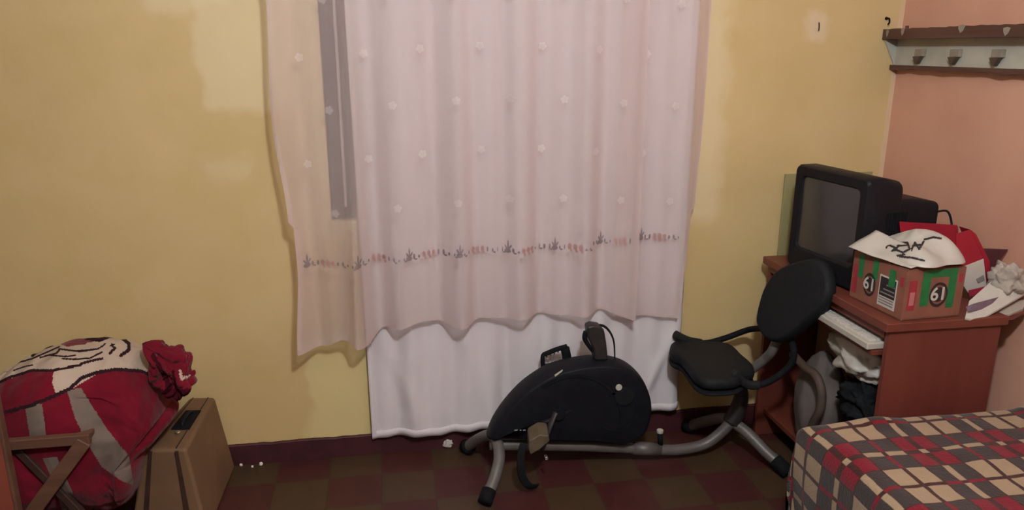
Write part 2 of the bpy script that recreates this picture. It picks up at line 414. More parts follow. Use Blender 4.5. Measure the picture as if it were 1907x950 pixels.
# ================================================================== CURTAINS
# white lining sheet that hangs behind the voile
def liner_xy(s, t):      # s 0..1 across, t 0..1 from top down
    z0 = 2.13; zb = .075+.043*s+.004*math.sin(s*19)
    z = z0+(zb-z0)*t; x = -.125+.018*t+(1.205-.008*t)*s
    d = min(1, max(0, (1.0-z)*1.2))
    y = -.045+.010*math.sin(s*31+.6*math.sin(z*2.1))*(.5+.5*t)+.007*math.sin(s*74+1.3)+.010*d*math.sin(s*17+z*3.3)
    y += .012*noise.noise(Vector((x*4+z*1.3, z*2.2, 2)))*min(1, t*1.2)
    # slanting creases at the lower right
    y -= .014*math.exp(-(((x-.93)-(z-.15)*.45)/.025)**2)*max(0, min(1, (.55-z)*4))
    y -= .010*math.exp(-(((x-.30)+(z-.3)*.25)/.03)**2)*max(0, min(1, (.6-z)*4))
    y -= .007*math.exp(-(((x-.02)+(z-.3)*.35)/.03)**2)*max(0, min(1, (.6-z)*4))
    return Vector((x, min(y, -.019), z))
V, F = grid(lambda a, b: liner_xy(a, b), 240, 160)
sheet = mk('curtain_lining', V, F, 'white_sheet', smooth=True, solid=.0015)
tag(sheet, 'white cotton sheet hanging behind the sheer voile curtain, reaching down to the baseboard', 'curtain')
# hems of the sheet as a slightly thicker turned edge
V, F = grid(lambda a, b: liner_xy(a, .985+.015*b)+Vector((0, -.0025, 0)), 240, 2); mk('bottom_hem', V, F, 'white_sheet', sheet, smooth=True, solid=.002)
V, F = grid(lambda a, b: liner_xy(a*.014, b)+Vector((0, -.0025, 0)), 2, 160); mk('side_hem', V, F, 'white_sheet', sheet, smooth=True, solid=.002)

def lerp_tab(x, T):
    if x <= T[0][0]: return T[0][1]
    for (a, b), (c, d) in zip(T, T[1:]):
        if x <= c:
            t = (x-a)/(c-a); t = t*t*(3-2*t); return b+(d-b)*t
    return T[-1][1]
HEM = [(-.34, .485), (-.26, .485), (-.185, .515), (-.11, .495), (-.02, .55), (.1, .565), (.22, .545), (.34, .56), (.45, .565), (.6, .56), (.75, .565), (.885, .53)]
EDGE_L = [(.48, -.337), (.8, -.318), (.935, -.320), (.945, -.334), (1.3, -.362), (1.65, -.348), (2.2, -.36)]
def fold(x, z):
    t = max(0, min(1, (2.1-z)/1.6)); A = .012+.020*t
    y = A*math.sin(2*PI*(x/.205)+.7*math.sin(x*5)+.25*math.sin(z*2))+.45*A*math.sin(2*PI*x/.113+1+z*.6)
    y += .0012*math.sin(2*PI*x/.06+z*1.2)
    return y
def sheer_pt(x, z, y0=-.115, ph=0.0):
    y = y0-fold(x+ph, z)
    y -= .035*math.exp(-((x+.135-.03*(z-.6))/.020)**2)*max(0, min(1, (1.15-z)*2.2))     # deep fold at the window corner
    return Vector((x, min(y, -.066), z))
def sheer_map(a, b):
    zb0 = lerp_tab(-.34+1.225*a, HEM); z = 2.15+(zb0-2.15)*b
    xl = lerp_tab(z, EDGE_L); x = xl+(.872-xl)*a
    return sheer_pt(x, z)
V, F = grid(sheer_map, 330, 150)
va = mk('sheer_curtain', V, F, 'sheer_voile', smooth=True, solid=0)
tag(va, 'wide sheer voile curtain with embroidered band and scalloped lower hem covering the window', 'curtain', 'sheer curtains over the window')
V, F = grid(lambda a, b: sheer_map(a, .989+.011*b)+Vector((0, -.003, 0)), 330, 2); mk('hem', V, F, 'sheer_voile', va, smooth=True)
V, F = grid(lambda a, b: sheer_map(.988+.012*a, b)+Vector((0, -.003, 0)), 3, 150); mk('side_hem', V, F, 'sheer_voile', va, smooth=True)
V, F = grid(lambda a, b: sheer_map(.012*a, b)+Vector((0, -.003, 0)), 3, 150); mk('side_hem', V, F, 'sheer_voile', va, smooth=True)
# second narrower voile on the right
ER = [(.50, 1.050), (.6, 1.058), (.8, 1.074), (.93, 1.082), (.945, 1.098), (1.3, 1.112), (1.65, 1.112), (2.2, 1.12)]
def sheer2_pt(x, z):
    y = -.082-.4*fold(x+.05, z)-.012*math.exp(-((x-1.06)/.015)**2)
    return Vector((x, min(y, -.067), z))
def sheer2_map(a, b):
    z = 2.15+(.535-.02*a-2.15)*b; xr = lerp_tab(z, ER); x = .80+(xr-.80)*a
    return sheer2_pt(x, z)
V, F = grid(sheer2_map, 90, 150); vb = mk('sheer_curtain', V, F, 'sheer_voile', smooth=True)
tag(vb, 'narrow sheer voile panel hanging at the right end behind the wide one', 'curtain', 'sheer curtains over the window')
V, F = grid(lambda a, b: sheer2_map(a, .989+.011*b)+Vector((0, -.003, 0)), 90, 2); mk('hem', V, F, 'sheer_voile', vb, smooth=True)
V, F = grid(lambda a, b: sheer2_map(.955+.045*a, b)+Vector((0, -.003, 0)), 6, 150); mk('side_hem', V, F, 'sheer_voile', vb, smooth=True)
vb['label'] = 'narrow sheer voile panel hanging at the right end behind the wide one'
del va['group']; del vb['group']
# embroidery: flower dots and the band of little plants, sewn onto the cloth surface
def patchv(fn, poly, off=-.0022):
    """polygon (x, z) fan laid on the cloth"""
    c = (sum(p_[0] for p_ in poly)/len(poly), sum(p_[1] for p_ in poly)/len(poly))
    P = [c]+list(poly); V = [fn(*p_)+Vector((0, off, 0)) for p_ in P]; n = len(poly)
    return V, [(0, 1+i, 1+(i+1) % n) for i in range(n)]
def flower(fn, x, z, r, petals=5):
    out = []
    for k_ in range(petals):
        a = 2*PI*k_/petals+x*7; cx_, cz_ = x+math.cos(a)*r*.58, z+math.sin(a)*r*.58
        out.append(patchv(fn, [(cx_+math.cos(q*PI/4)*r*.42, cz_+math.sin(q*PI/4)*r*.42) for q in range(8)]))
    out.append(patchv(fn, [(x+math.cos(q*PI/4)*r*.3, z+math.sin(q*PI/4)*r*.3) for q in range(8)]))
    return out
def dots(fn, x0, x1, parent):
    parts = []
    for r_ in range(7):
        z = .98+.17*r_; off = .1 if r_ % 2 else 0
        x = -.37+off
        while x < x1:
            if x > x0 and not (x1 > 1 and x < x0): parts += flower(fn, x+.01*math.sin(r_*3+x*9), z+.02*math.sin(x*4), .0145)
            x += .195
    V, F = join(parts); mk('embroidered_dots', V, F, 'sheer_thread', parent)
dots(sheer_pt, -.31, .85, va); dots(sheer2_pt, .89, 1.05, vb)
def ell(x, z, a, b, t=0, n=8):
    return [(x+math.cos(q*2*PI/n)*a*math.cos(t)-math.sin(q*2*PI/n)*b*math.sin(t), z+math.cos(q*2*PI/n)*a*math.sin(t)+math.sin(q*2*PI/n)*b*math.cos(t)) for q in range(n)]
def band(fn, x0, x1, zf, parent):
    G, R_ = [], []
    x = x0+.01; i = 0; rnd = random.Random(5)
    while x < x1-.005:
        z = zf(x); ph = i % 10
        if ph in (0,):      # plant in a round cup
            G += [patchv(fn, ell(x, z+.004, .011, .009)), patchv(fn, ell(x+.001, z+.026, .0028, .018)), patchv(fn, ell(x-.006, z+.018, .003, .009, .5)), patchv(fn, ell(x+.008, z+.019, .003, .009, -.5))]
        elif ph in (3, 4, 5):  # red flower tufts
            h = .008+.005*rnd.random(); R_ += [patchv(fn, ell(x, z+.010, .0065, h)), patchv(fn, ell(x+.004, z-.004, .004, .006))]
        else:
            h = .004+.007*rnd.random(); G += [patchv(fn, ell(x, z+.002+h*.6, .0022+.002*rnd.random(), h))]
            if ph % 2: G += [patchv(fn, ell(x+.006, z-.002, .005, .0035))]
        x += .0172; i += 1
    V1, F1 = join(G); V2, F2 = join(R_); n = len(V1)
    mk('embroidered_band', V1+V2, F1+[tuple(q+n for q in f) for f in F2], ['embroidery_grey', 'embroidery_red'], parent, fmat=[0]*len(F1)+[1]*len(F2))
band(sheer_pt, -.30, .86, lambda x: .785 if x < -.17 else .785+min(1, (x+.17)/.4)*.025+(.012 if x > .7 else 0), va)
band(sheer2_pt, .89, 1.05, lambda x: .825, vb)
rod = thing('curtain_rod', 'metal curtain rod on two wall brackets above the window', 'curtain rod', (.38, -.10, 2.166))
tube('rod', [(-.5, -.10, 2.166), (1.25, -.10, 2.166)], .011, 'grey_paint', rod, n=1)
for xx in (-.48, 1.23): V, F = join([bxv(xx-.01, xx+.01, -.1, -.002, 2.140, 2.152), bxv(xx-.015, xx+.015, -.006, -.001, 2.09, 2.17)]); mk('bracket', V, F, 'grey_paint', rod, bevel=.001)

# ceiling lamp (above the frame, lights the room)
lamp = thing('ceiling_lamp', 'bare round bulb hanging from a cord under the ceiling', 'lamp', BULB)
V, F = grid(lambda a, b: BULB+Vector((math.cos(a*2*PI)*math.sin(b*PI), math.sin(a*2*PI)*math.sin(b*PI), math.cos(b*PI)))*BULB_R, 24, 14, True)
mk('bulb', V, F, 'bulb', lamp, smooth=True)
tube('cord', [BULB+Vector((0, 0, BULB_R+.05)), (BULB.x, BULB.y, ZC)], .004, 'black_plastic', lamp, n=1)
disk('socket', BULB+Vector((0, 0, BULB_R-.01)), (0, 0, 1), .022, .06, 'white_plastic', lamp)

# ================================================================== DESK and what stands on it
DX0, DX1, DY0, DY1, DZ = 1.40, 1.77, -.81, -.08, .74
desk = thing('computer_desk', 'reddish brown wooden computer desk standing in the corner by the pink wall', 'desk', ((DX0+DX1)/2, (DY0+DY1)/2, 0))
box('desktop', DX0-.015, DX1+.012, DY0-.012, DY1, DZ-.028, DZ, 'desk_wood', desk, bevel=.004)
box('side_panel', DX0+.004, DX1, DY0, DY0+.018, 0, DZ-.028, 'desk_wood_up', desk, bevel=.002)
box('side_panel', DX0+.004, DX1, DY1-.03, DY1-.012, 0, DZ-.028, 'desk_wood_up', desk, bevel=.002)
box('back_panel', DX1-.03, DX1-.015, DY0+.018, DY1-.03, .18, DZ-.028, 'desk_wood_up', desk, bevel=.001)
box('front_rail', DX0+.002, DX0+.016, DY0+.018, DY1-.03, DZ-.055, DZ-.028, 'desk_wood', desk, bevel=.001)
box('lower_shelf', DX0+.03, DX1-.03, DY0+.018, DY1-.03, .10, .118, 'desk_wood', desk, bevel=.001)
tray = box('keyboard_tray', DX0-.02, DX1-.07, DY0+.03, DY1-.05, DZ-.115, DZ-.10, 'desk_wood', desk, bevel=.002)
kb = thing('keyboard', 'off-white computer keyboard lying on the pull-out tray under the desktop', 'keyboard', (DX0+.05, -.56, DZ-.10))
box('case', DX0-.035, DX0+.11, DY0+.035, -.36, DZ-.099, DZ-.076, 'white_plastic', kb, bevel=.005)
parts = []
for i in range(4):
    for j in range(18): parts.append(bxv(DX0-.02+i*.024, DX0+.001+i*.024, DY0+.05+j*.021, DY0+.068+j*.021, DZ-.077, DZ-.070))
V, F = join(parts); mk('keys', V, F, 'white_gloss', kb, bevel=.001)

# television
tvb = Vector((1.47, -.44, DZ)); tv = thing('television', 'old black box television with grey screen standing on the desk in the corner', 'television', tvb)
# local frame: a = along the face towards the camera side, n = out of the screen, k = up
ta = Vector((.045, -.35, 0)).normalized(); tn = Vector((-ta.y, ta.x, 0)); tn = -tn if tn.x > 0 else tn
T0 = Vector((1.41, -.215, DZ))
def tvp(a, d, z): return T0+ta*a-tn*d+Vector((0, 0, z))
def ringbox(rings):
    V, F = [], []
    for (a0, a1, z0, z1, d, r) in rings:
        pts = []
        for (cx_, cz_, s) in ((a1-r, z1-r, 0), (a0+r, z1-r, 1), (a0+r, z0+r, 2), (a1-r, z0+r, 3)):
            for q in range(5):
                th = s*PI/2+q*PI/8; pts.append(tvp(cx_+r*math.cos(th), d, cz_+r*math.sin(th)))
        V += pts
    n = 20
    for i in range(len(rings)-1):
        for q in range(n): F.append((i*n+q, i*n+(q+1) % n, (i+1)*n+(q+1) % n, (i+1)*n+q))
    return V, F, n
W_, Hh = .355, .372
rings = [(.040, W_-.040, .085, Hh-.040, .004, .02), (.034, W_-.034, .078, Hh-.034, -.004, .02), (.006, W_-.006, .012, Hh-.006, -.006, .02), (0, W_, .005, Hh, .004, .022), (0, W_, .004, Hh, .06, .022),
         (.004, W_-.002, .002, Hh-.008, .10, .03), (.010, W_-.008, .002, Hh-.016, .135, .03)]
V, F, n = ringbox(rings); F.append(tuple((len(rings)-1)*n+q for q in range(n)))
mk('cabinet', V, F, 'tv_black', tv, smooth=False, bevel=.003)
rings2 = [(.05, W_-.012, .03, .30, .137, .02), (.06, W_-.015, .03, .295, .22, .02), (.08, W_-.02, .03, .28, .30, .02)]
V, F, n = ringbox(rings2); F.append(tuple(range(n))[::-1]); F.append(tuple(2*n+q for q in range(n)))
mk('rear_housing', V, F, 'tv_black', tv, bevel=.004)
def scr(a, b):
    aa = .038+(W_-.076)*a; zz = .083+(Hh-.121)*b; bul = .010*(1-(2*a-1)**2)*(1-(2*b-1)**2)
    return tvp(aa, .004-bul, zz)
V, F = grid(scr, 24, 18); mk('screen', V, F, 'tv_screen', tv, smooth=True)
V, F = join([tuple((bxv(0, .001, 0, .001, 0, .001)[0], bxv(0, .001, 0, .001, 0, .001)[1]))][:0]+[hexa([tvp(.10+i*.03, -.0075, .035), tvp(.118+i*.03, -.0075, .035), tvp(.118+i*.03, -.004, .035), tvp(.10+i*.03, -.004, .035), tvp(.10+i*.03, -.0075, .043), tvp(.118+i*.03, -.0075, .043), tvp(.118+i*.03, -.004, .043), tvp(.10+i*.03, -.004, .043)]) for i in range(6)])
mk('buttons', V, F, 'matte_black', tv)
V, F = join([hexa([tvp(W_+.0005, .08+i*.012, .08), tvp(W_+.002, .08+i*.012, .08), tvp(W_+.002, .085+i*.012, .08), tvp(W_+.0005, .085+i*.012, .08), tvp(W_-.003, .08+i*.012, .26), tvp(W_+.0, .08+i*.012, .26), tvp(W_+.0, .085+i*.012, .26), tvp(W_-.003, .085+i*.012, .26)]) for i in range(7)])
mk('vent_slots', V, F, 'matte_black', tv)
p0 = tvp(W_-.02, .295, .25)
tube('power_cord', [p0, p0+Vector((.03, -.01, .0)), p0+Vector((.045, -.02, -.05)), p0+Vector((.05, -.02, -.12)), p0+Vector((.05, 0, -.24))], .0035, 'matte_black', tv, seg=8)
# panel on the back wall behind the television
a = py(1462, 330, -.02)
pn = box('glass_panel', 1.48, 1.843, -.020, -.013, .60, 1.04, 'glass_green', None, bevel=.001)
tag(pn, 'olive tinted flat panel leaning on the yellow wall behind the television', 'panel')
pn.location.y += .002

# carton box ----------------------------------------------------------------
BX = Vector((1.436, -.807, DZ+.001)); bu = Vector((.198, .012, 0)); bv = Vector((-.012, .232, 0)); BH = .15
bxs = thing('cardboard_box', 'small brown carton with green tape and round 61 prints on the desk front corner', 'box', BX+bu*.5+bv*.5)
def bp(u, v, z, o=0): return BX+bu*u+bv*v+Vector((0, 0, z))
def wallpanel(u0, v0, u1, v1):
    t = .004; d = (bu*(u1-u0)+bv*(v1-v0)).normalized(); nrm = Vector((-d.y, d.x, 0))*t
    a_, b_ = bp(u0, v0, 0), bp(u1, v1, 0); h = Vector((0, 0, BH))
    return hexa([a_, b_, b_+nrm, a_+nrm, a_+h, b_+h, b_+nrm+h, a_+nrm+h])
V, F = join([wallpanel(0, 0, 1, 0), wallpanel(1, 0, 1, 1), wallpanel(1, 1, 0, 1), wallpanel(0, 1, 0, 0), hexa([bp(0, 0, 0), bp(1, 0, 0), bp(1, 1, 0), bp(0, 1, 0), bp(0, 0, .004), bp(1, 0, .004), bp(1, 1, .004), bp(0, 1, .004)])])
mk('carton_body', V, F, 'carton', bxs)
def flap(a_, b_, out, name='flap'):
    V, F = hexa([a_, b_, b_+out, a_+out, a_+Vector((0, 0, .004)), b_+Vector((0, 0, .004)), b_+out+Vector((0, 0, .004)), a_+out+Vector((0, 0, .004))])
    mk(name, V, F, 'carton', bxs)
flap(bp(.02, 0.01, BH), bp(.98, .01, BH), bv*.28+Vector((0, 0, -.004))); flap(bp(.01, .02, BH), bp(.01, .98, BH), bu*.42+Vector((0, 0, .010)))
nf = -bv.normalized(); nl = -bu.normalized()
def on_front(u, z, o=.0008): return bp(u, 0, z)+nf*o
def on_left(v, z, o=.0008): return bp(0, v, z)+nl*o
def decal(fn, poly, m, name, o=.0008, holes=None):
    n = len(poly); V = [fn(a_, b_, o) for a_, b_ in poly]+[fn(a_, b_, o-.0007) for a_, b_ in poly]
    return mk(name, V, [tuple(range(n))]+[(i, (i+1) % n, n+(i+1) % n, n+i) for i in range(n)], m, bxs)
R4 = lambda a0, b0, a1, b1: [(a0, b0), (a1, b0), (a1, b1), (a0, b1)]
# camera-facing end (u 0 -> 1 to the right)
decal(on_front, R4(.28, .040, .42, BH-.001), 'green_tape', 'green_tape'); decal(on_front, R4(.42, .125, .74, BH-.001), 'green_tape', 'green_tape', .0006)
decal(on_front, R4(.73, .030, .86, BH-.001), 'green_tape', 'green_tape')
decal(on_front, R4(.07, .030, .20, .120), 'red_print', 'printed_panel'); decal(on_front, R4(.095, .045, .175, .085), 'pink_print', 'printed_panel', .0012)
decal(on_front, R4(.90, .105, .96, .130), 'red_print', 'printed_mark')
# left side (v 0 near corner -> 1 far)
decal(on_left, R4(.78, .075, .88, BH-.001), 'green_tape', 'green_tape'); decal(on_left, R4(.50, .085, .60, BH-.001), 'green_tape', 'green_tape')
decal(on_left, R4(.17, .085, .28, BH-.012), 'green_tape', 'green_tape', .003)
decal(on_left, R4(.13, .018, .45, .112), 'white_paper', 'shipping_label', .0012); decal(on_left, R4(.15, .05, .43, .107), 'black_print', 'label_text_block', .0018)
for i, zz in enumerate((.058, .070, .084)): decal(on_left, R4(.16, zz, .41-.05*i, zz+.004), 'grey_print', 'label_line', .0023)
for i, zz in enumerate((.026, .034, .042)): decal(on_left, R4(.16, zz, .43, zz+.004), 'grey_print', 'label_line', .0018)
decal(on_left, R4(.88, .02, .97, .11), 'red_print', 'printed_panel'); decal(on_left, R4(.03, .10, .09, .128), 'red_print', 'printed_mark')
def text_on(parent, s, origin, ux, uz, size, m, depth=.0006, name='lettering'):
    cu = bpy.data.curves.new('t', 'FONT'); cu.body = s; cu.size = 1; cu.align_x = 'CENTER'; cu.align_y = 'CENTER'; cu.extrude = .0; cu.offset = .02
    ob = bpy.data.objects.new('t', cu); C.objects.link(ob); dg = bpy.context.evaluated_depsgraph_get(); dg.update()
    me = ob.evaluated_get(dg).to_mesh(); ux = Vector(ux).normalized(); uz = Vector(uz).normalized()
    V = [Vector(origin)+ux*v.co.x*size+uz*v.co.y*size for v in me.vertices]; F = [tuple(p_.vertices) for p_ in me.polygons]
    bpy.data.objects.remove(ob); return mk(name, V, F, m, parent)
def emblem(fn, a0, b0, ra, rb, ux, c3):
    # dark ring with the number inside
    n = 28; o = [(a0+ra*math.cos(2*PI*i/n), b0+rb*math.sin(2*PI*i/n)) for i in range(n)]; q = [(a0+ra*.8*math.cos(2*PI*i/n), b0+rb*.8*math.sin(2*PI*i/n)) for i in range(n)]
    V = [fn(x, y, .0024) for x, y in o+q]; F = [(i, (i+1) % n, n+(i+1) % n, n+i) for i in range(n)]
    mk('printed_ring', V, F, 'black_print', bxs)
    decal(fn, [(a0+ra*.62*math.cos(2*PI*i/n), b0+rb*.6*math.sin(2*PI*i/n)) for i in range(n)], 'black_print', 'printed_disc', .0020)
    text_on(bxs, '61', fn(a0, b0, .0030), ux, (0, 0, 1), rb*1.5, 'white_paper', name='printed_number')
emblem(on_front, .575, .073, .155, .037, bu, 0); emblem(on_left, .625, .066, .115, .036, -bv, 0)

# white plastic bag on the carton
bagc = Vector((1.545, -.70, DZ+BH+.012))
def paint_blob(name, fn, nu, nv, mats, rule, parent=None, closed=True, **kw):
    V, F = grid(fn, nu, nv, closed); fm = []
    for f_ in F:
        c = sum((V[i] for i in f_), Vector())/len(f_); fm.append(rule(proj(c), c))
    return mk(name, V, F, mats, parent, smooth=True, fmat=fm, **kw)
def bagf(a, b):
    # heap of thin plastic: footprint follows the box top, pointed corner hangs over the left edge
    th = a*2*PI; r = b
    ca, sa = math.cos(th), math.sin(th)
    R = .104+.010*math.cos(3*th+.5)+.007*math.sin(5*th)
    x = ca*R*1.08*r; y = sa*R*1.28*r
    tip = math.exp(-((th-PI*1.00)/.35)**2)*r; x -= .0*tip; 
    h = .052*(1-r**2.2)**.75 if r < 1 else 0
    h += (.012*fbm((x*9+4, y*9, 1), 1.4)+.010*math.sin(x*40+y*24))*(1-r*r)
    return Vector((bagc.x+x+.0, bagc.y+y+.0, bagc.z+max(h, .0)+.004+.35*max(0, x+.02)*(1-r)))
scrib = [[(1640, 456), (1646, 468), (1652, 458)], [(1672, 458), (1690, 456)], [(1655, 474), (1668, 477), (1684, 474)], [(1700, 458), (1714, 456)], [(1640, 462), (1655, 456), (1668, 462), (1660, 470), (1648, 468)], [(1668, 466), (1676, 452), (1690, 452), (1694, 464), (1682, 470), (1670, 466)], [(1698, 466), (1704, 452), (1712, 464), (1720, 450)],
         [(1722, 446), (1738, 442), (1752, 444)], [(1676, 478), (1700, 480), (1722, 486)]]
def bagrule(q, c):
    d = min(dseg(q, s[i], s[i+1]) for s in scrib for i in range(len(s)-1)); return 1 if d < 2.0 else 0
bag = paint_blob('plastic_bag', bagf, 180, 90, ['bag_white', 'black_print'], bagrule, closed=True)
tag(bag, 'crumpled white plastic bag with black print lying on the small carton', 'plastic bag')
# corner of the bag flopping over the box edge
def sheetlet(name, P, m, parent=None, n=16, wob=.004, **kw):
    """a bent thin sheet over 4 corner points (bilinear) with ripples"""
    P = [Vector(q) for q in P]
    def fn(a, b):
        p_ = P[0]*(1-a)*(1-b)+P[1]*a*(1-b)+P[2]*a*b+P[3]*(1-a)*b
        nz = noise.noise(p_*14)*wob; nrm = (P[1]-P[0]).cross(P[3]-P[0]).normalized(); return p_+nrm*nz
    V, F = grid(fn, n, n); return mk(name, V, F, m, parent, smooth=True, solid=.0012, **kw)
sheetlet('bag_corner', [(1.385, -.60, DZ+BH+.018), (1.44, -.815, DZ+BH+.010), (1.53, -.80, DZ+BH+.03), (1.47, -.60, DZ+BH+.07)], 'bag_white', bag, wob=.008)

# red paper gift bags behind the carton
g = thing('paper_gift_bag', 'bright red paper bag standing open behind the white plastic bag', 'gift bag', (1.68, -.55, DZ))
def ppoly(name, pts, y, th, m, parent, tilt=0):
    P = [py(u, v, y)+Vector((0, tilt*(i in (0, 1)), 0)) for i, (u, v) in enumerate(pts)]
    V, F = prismv(P, (0, th, 0)); return mk(name, V, F, m, parent, bevel=.0008)
ppoly('front_face', [(1675, 413), (1780, 419), (1788, 545), (1690, 545)], -.561, .003, 'red_card', g)
ppoly('back_face', [(1680, 417), (1782, 422), (1788, 545), (1700, 545)], -.549, .003, 'red_card', g)
P1 = [py(1780, 419, -.561), py(1788, 545, -.561), py(1788, 543, -.549), py(1782, 422, -.549)]
V, F = prismv(P1, (.004, 0, 0)); mk('side_face', V, F, 'red_card', g)
g2 = thing('paper_gift_bag', 'red and white paper bag with a pink stripe, right of the carton', 'gift bag', (1.80, -.72, DZ))
ppoly('front_face', [(1781, 436), (1808, 428), (1832, 482), (1786, 500), (1781, 470)], -.70, .004, 'red_card', g2)
ppoly('front_lower_face', [(1786, 500), (1832, 482), (1838, 535), (1803, 545), (1786, 520)], -.701, .004, 'white_paper', g2).__setitem__('label', 'white lower half')
ppoly('printed_stripe', [(1804, 541), (1838, 533), (1841, 543), (1806, 553)], -.703, .002, 'rose_print', g2)
ppoly('print', [(1818, 520), (1832, 512), (1834, 522), (1822, 528)], -.7035, .001, 'grey_print', g2)
ppoly('side_face', [(1808, 428), (1818, 436), (1843, 486), (1848, 535), (1838, 535), (1832, 482)], -.695, .05, 'red_card', g2)
mf = mk('maroon_folder', *prismv([py(1826, 463, -.66), py(1878, 465, -.66), py(1850, 500, -.66), py(1835, 510, -.66)], (0, .006, 0)), 'maroon_card', bevel=.0008)
tag(mf, 'dark maroon folder corner sticking up beside the red and white paper bag', 'folder')
# newspapers / magazines piled at the desk end, fanned towards the wall
def leaf(name, pts, z0, th, m, label, cat='magazine', extra=None, grp=None):
    P = [px(u, v, x) for (u, v, x) in pts]
    V, F = prismv(P, (0, 0, -th)); 
    o = mk(name, V, F, m, bevel=.001); tag(o, label, cat, grp); return o
o = leaf('newspaper', [(1797, 592, 1.63), (1822, 597, 1.68), (1907, 548, 1.86), (1915, 520, 1.885), (1850, 520, 1.80), (1805, 560, 1.66)], 0, .006, 'white_paper', 'white folded newspaper lying on top of the fanned paper pile at the desk end')
ORG_ = ORG[o]
P = [px(u, v, x)+Vector((0, -.002, .0015)) for (u, v, x) in [(1798, 572, 1.635), (1812, 566, 1.66), (1880, 548, 1.82), (1850, 572, 1.75), (1802, 580, 1.64)]]
V, F = prismv(P, (0, 0, -.002)); mk('printed_picture', V, F, 'lilac_print', o)
leaf('newspaper', [(1818, 590, 1.70), (1880, 585, 1.80), (1905, 575, 1.86), (1912, 558, 1.885), (1870, 560, 1.82)], 0, .012, 'newsprint', 'grey newspaper bundle under the white folded one, sagging beyond the desk edge', 'newspaper')
leaf('magazine', [(1835, 596, 1.72), (1885, 594, 1.80), (1907, 584, 1.86), (1912, 572, 1.885), (1880, 588, 1.80), (1845, 590, 1.72)], 0, .004, 'carton_dark', 'thin dark magazine at the very bottom of the sagging paper pile', 'magazine')
# crumpled pale paper/bag against the pink wall above the newspapers
def crump(name, c, rx, ry, rz_, m, label, cat, seed=0, amp=.25, s=9, rule=None, mats=None, parent=None, nu=72, nv=40, flatb=True):
    c = Vector(c)
    def fn(a, b):
        th = a*2*PI; ph = b*PI; d = Vector((math.cos(th)*math.sin(ph), math.sin(th)*math.sin(ph), math.cos(ph)))
        k_ = 1+amp*fbm(d*1.0+Vector((seed, 0, 0)), s*.25, 4)
        v = Vector((d.x*rx, d.y*ry, d.z*rz_))*k_
        if flatb: v.z = max(v.z, -rz_*.75)
        return c+v
    V, F = grid(fn, nu, nv, True); o = mk(name, V, F, m, parent, smooth=True)
    if label: tag(o, label, cat)
    return o
crump('crumpled_paper', px(1872, 522, 1.825), .045, .050, .052, 'newsprint', 'crumpled pale paper bundle against the pink wall above the newspapers', 'paper', 3, .35, 9)

# things inside the desk -----------------------------------------------------
o = box('cardboard_sheet', 1.595, 1.603, -.60, -.16, .119, .62, 'old_board', None, bevel=.001)
tag(o, 'brown cardboard sheet standing inside the desk behind the white bag', 'cardboard')
crump('plastic_bag', (1.50, -.595, .545), .085, .135, .080, 'bag_white', 'white plastic bag stuffed in the desk under the keyboard tray', 'plastic bag', 11, .35, 9)
crump('crumpled_cloth', (1.49, -.655, .395), .075, .090, .070, 'black_cloth', 'tangled black cloth heap inside the desk under the white bag', 'cloth', 17, .5, 14)
crump('folded_cloth', (1.49, -.67, .212), .080, .095, .125, 'blue_cloth', 'pale blue cloth inside the desk below the black heap', 'cloth', 23, .15, 6)
crump('sack', (1.485, -.40, .268), .080, .11, .20, 'grey_cloth', 'upright grey cloth bundle inside the desk beside the black heap', 'bundle', 29, .12, 5)
hose = [px(u, v, 1.395) for u, v in [(1500, 685), (1520, 700), (1530, 730), (1528, 762), (1516, 785)]]
tag(tube('bent_hose', [hose[0]+Vector((-.0, .09, .015))]+hose+[hose[-1]+Vector((.0, .03, -.10))], .015, 'tan_hose'), 'curved brown hose hanging in front of the grey bundle in the desk', 'hose')

# ================================================================== EXERCISE BIKE
bike = thing('exercise_bike', 'black and grey exercise bike with padded seat and backrest in front of the curtain', 'exercise bike', (.8, -.24, 0))
YB = -.24
A = lambda u, v, y=YB: py(u, v, y)
sh = [(905, 806), (915, 782), (935, 752), (962, 722), (990, 700), (1022, 682), (1060, 671), (1100, 665), (1140, 666), (1170, 677), (1192, 700), (1205, 732), (1206, 762), (1196, 792), (1178, 806), (1158, 815)]
pts = [A(u, v, -.295) for u, v in sh]; top = smoothpts([A(u, v, -.2225) for u, v in sh], 6); bot = [A(u, v, -.2525) for u, v in [(1100, 816), (1020, 815), (960, 811), (914, 809)]]
outl = [Vector((p_.x, -.2375, p_.z)) for p_ in top+bot]
puck('shroud', outl, (0, .115, 0), 'black_plastic', bike, edge=.09)
# raised flywheel cover and its details
def arc_outline(c, r0, r1, a0, a1, n=30):
    P = [(c[0]+r1*math.cos(a0+(a1-a0)*i/n), c[1]+r1*math.sin(a0+(a1-a0)*i/n)) for i in range(n+1)]+[(c[0]+r0*math.cos(a1+(a0-a1)*i/n), c[1]+r0*math.sin(a1+(a0-a1)*i/n)) for i in range(n+1)]
    return P
V, F = prismv([Vector((x, -.2985, z)) for x, z in arc_outline((.60, .22), .175, .185, -.1, 2.2)], (0, .004, 0)); mk('side_cover_rib', V, F, 'matte_black', bike)
V, F = prismv([Vector((x, -.2985, z)) for x, z in arc_outline((.765, .25), .070, .078, -2.4, 2.2)], (0, .004, 0)); mk('flywheel_recess', V, F, 'matte_black', bike)
disk('flywheel_window', A(1163, 738, -.296), (0, -1, 0), .036, .004, 'seat_vinyl', bike)
disk('hub_cap', A(1152, 721, -.299), (0, -1, 0), .012, .006, 'white_plastic', bike)
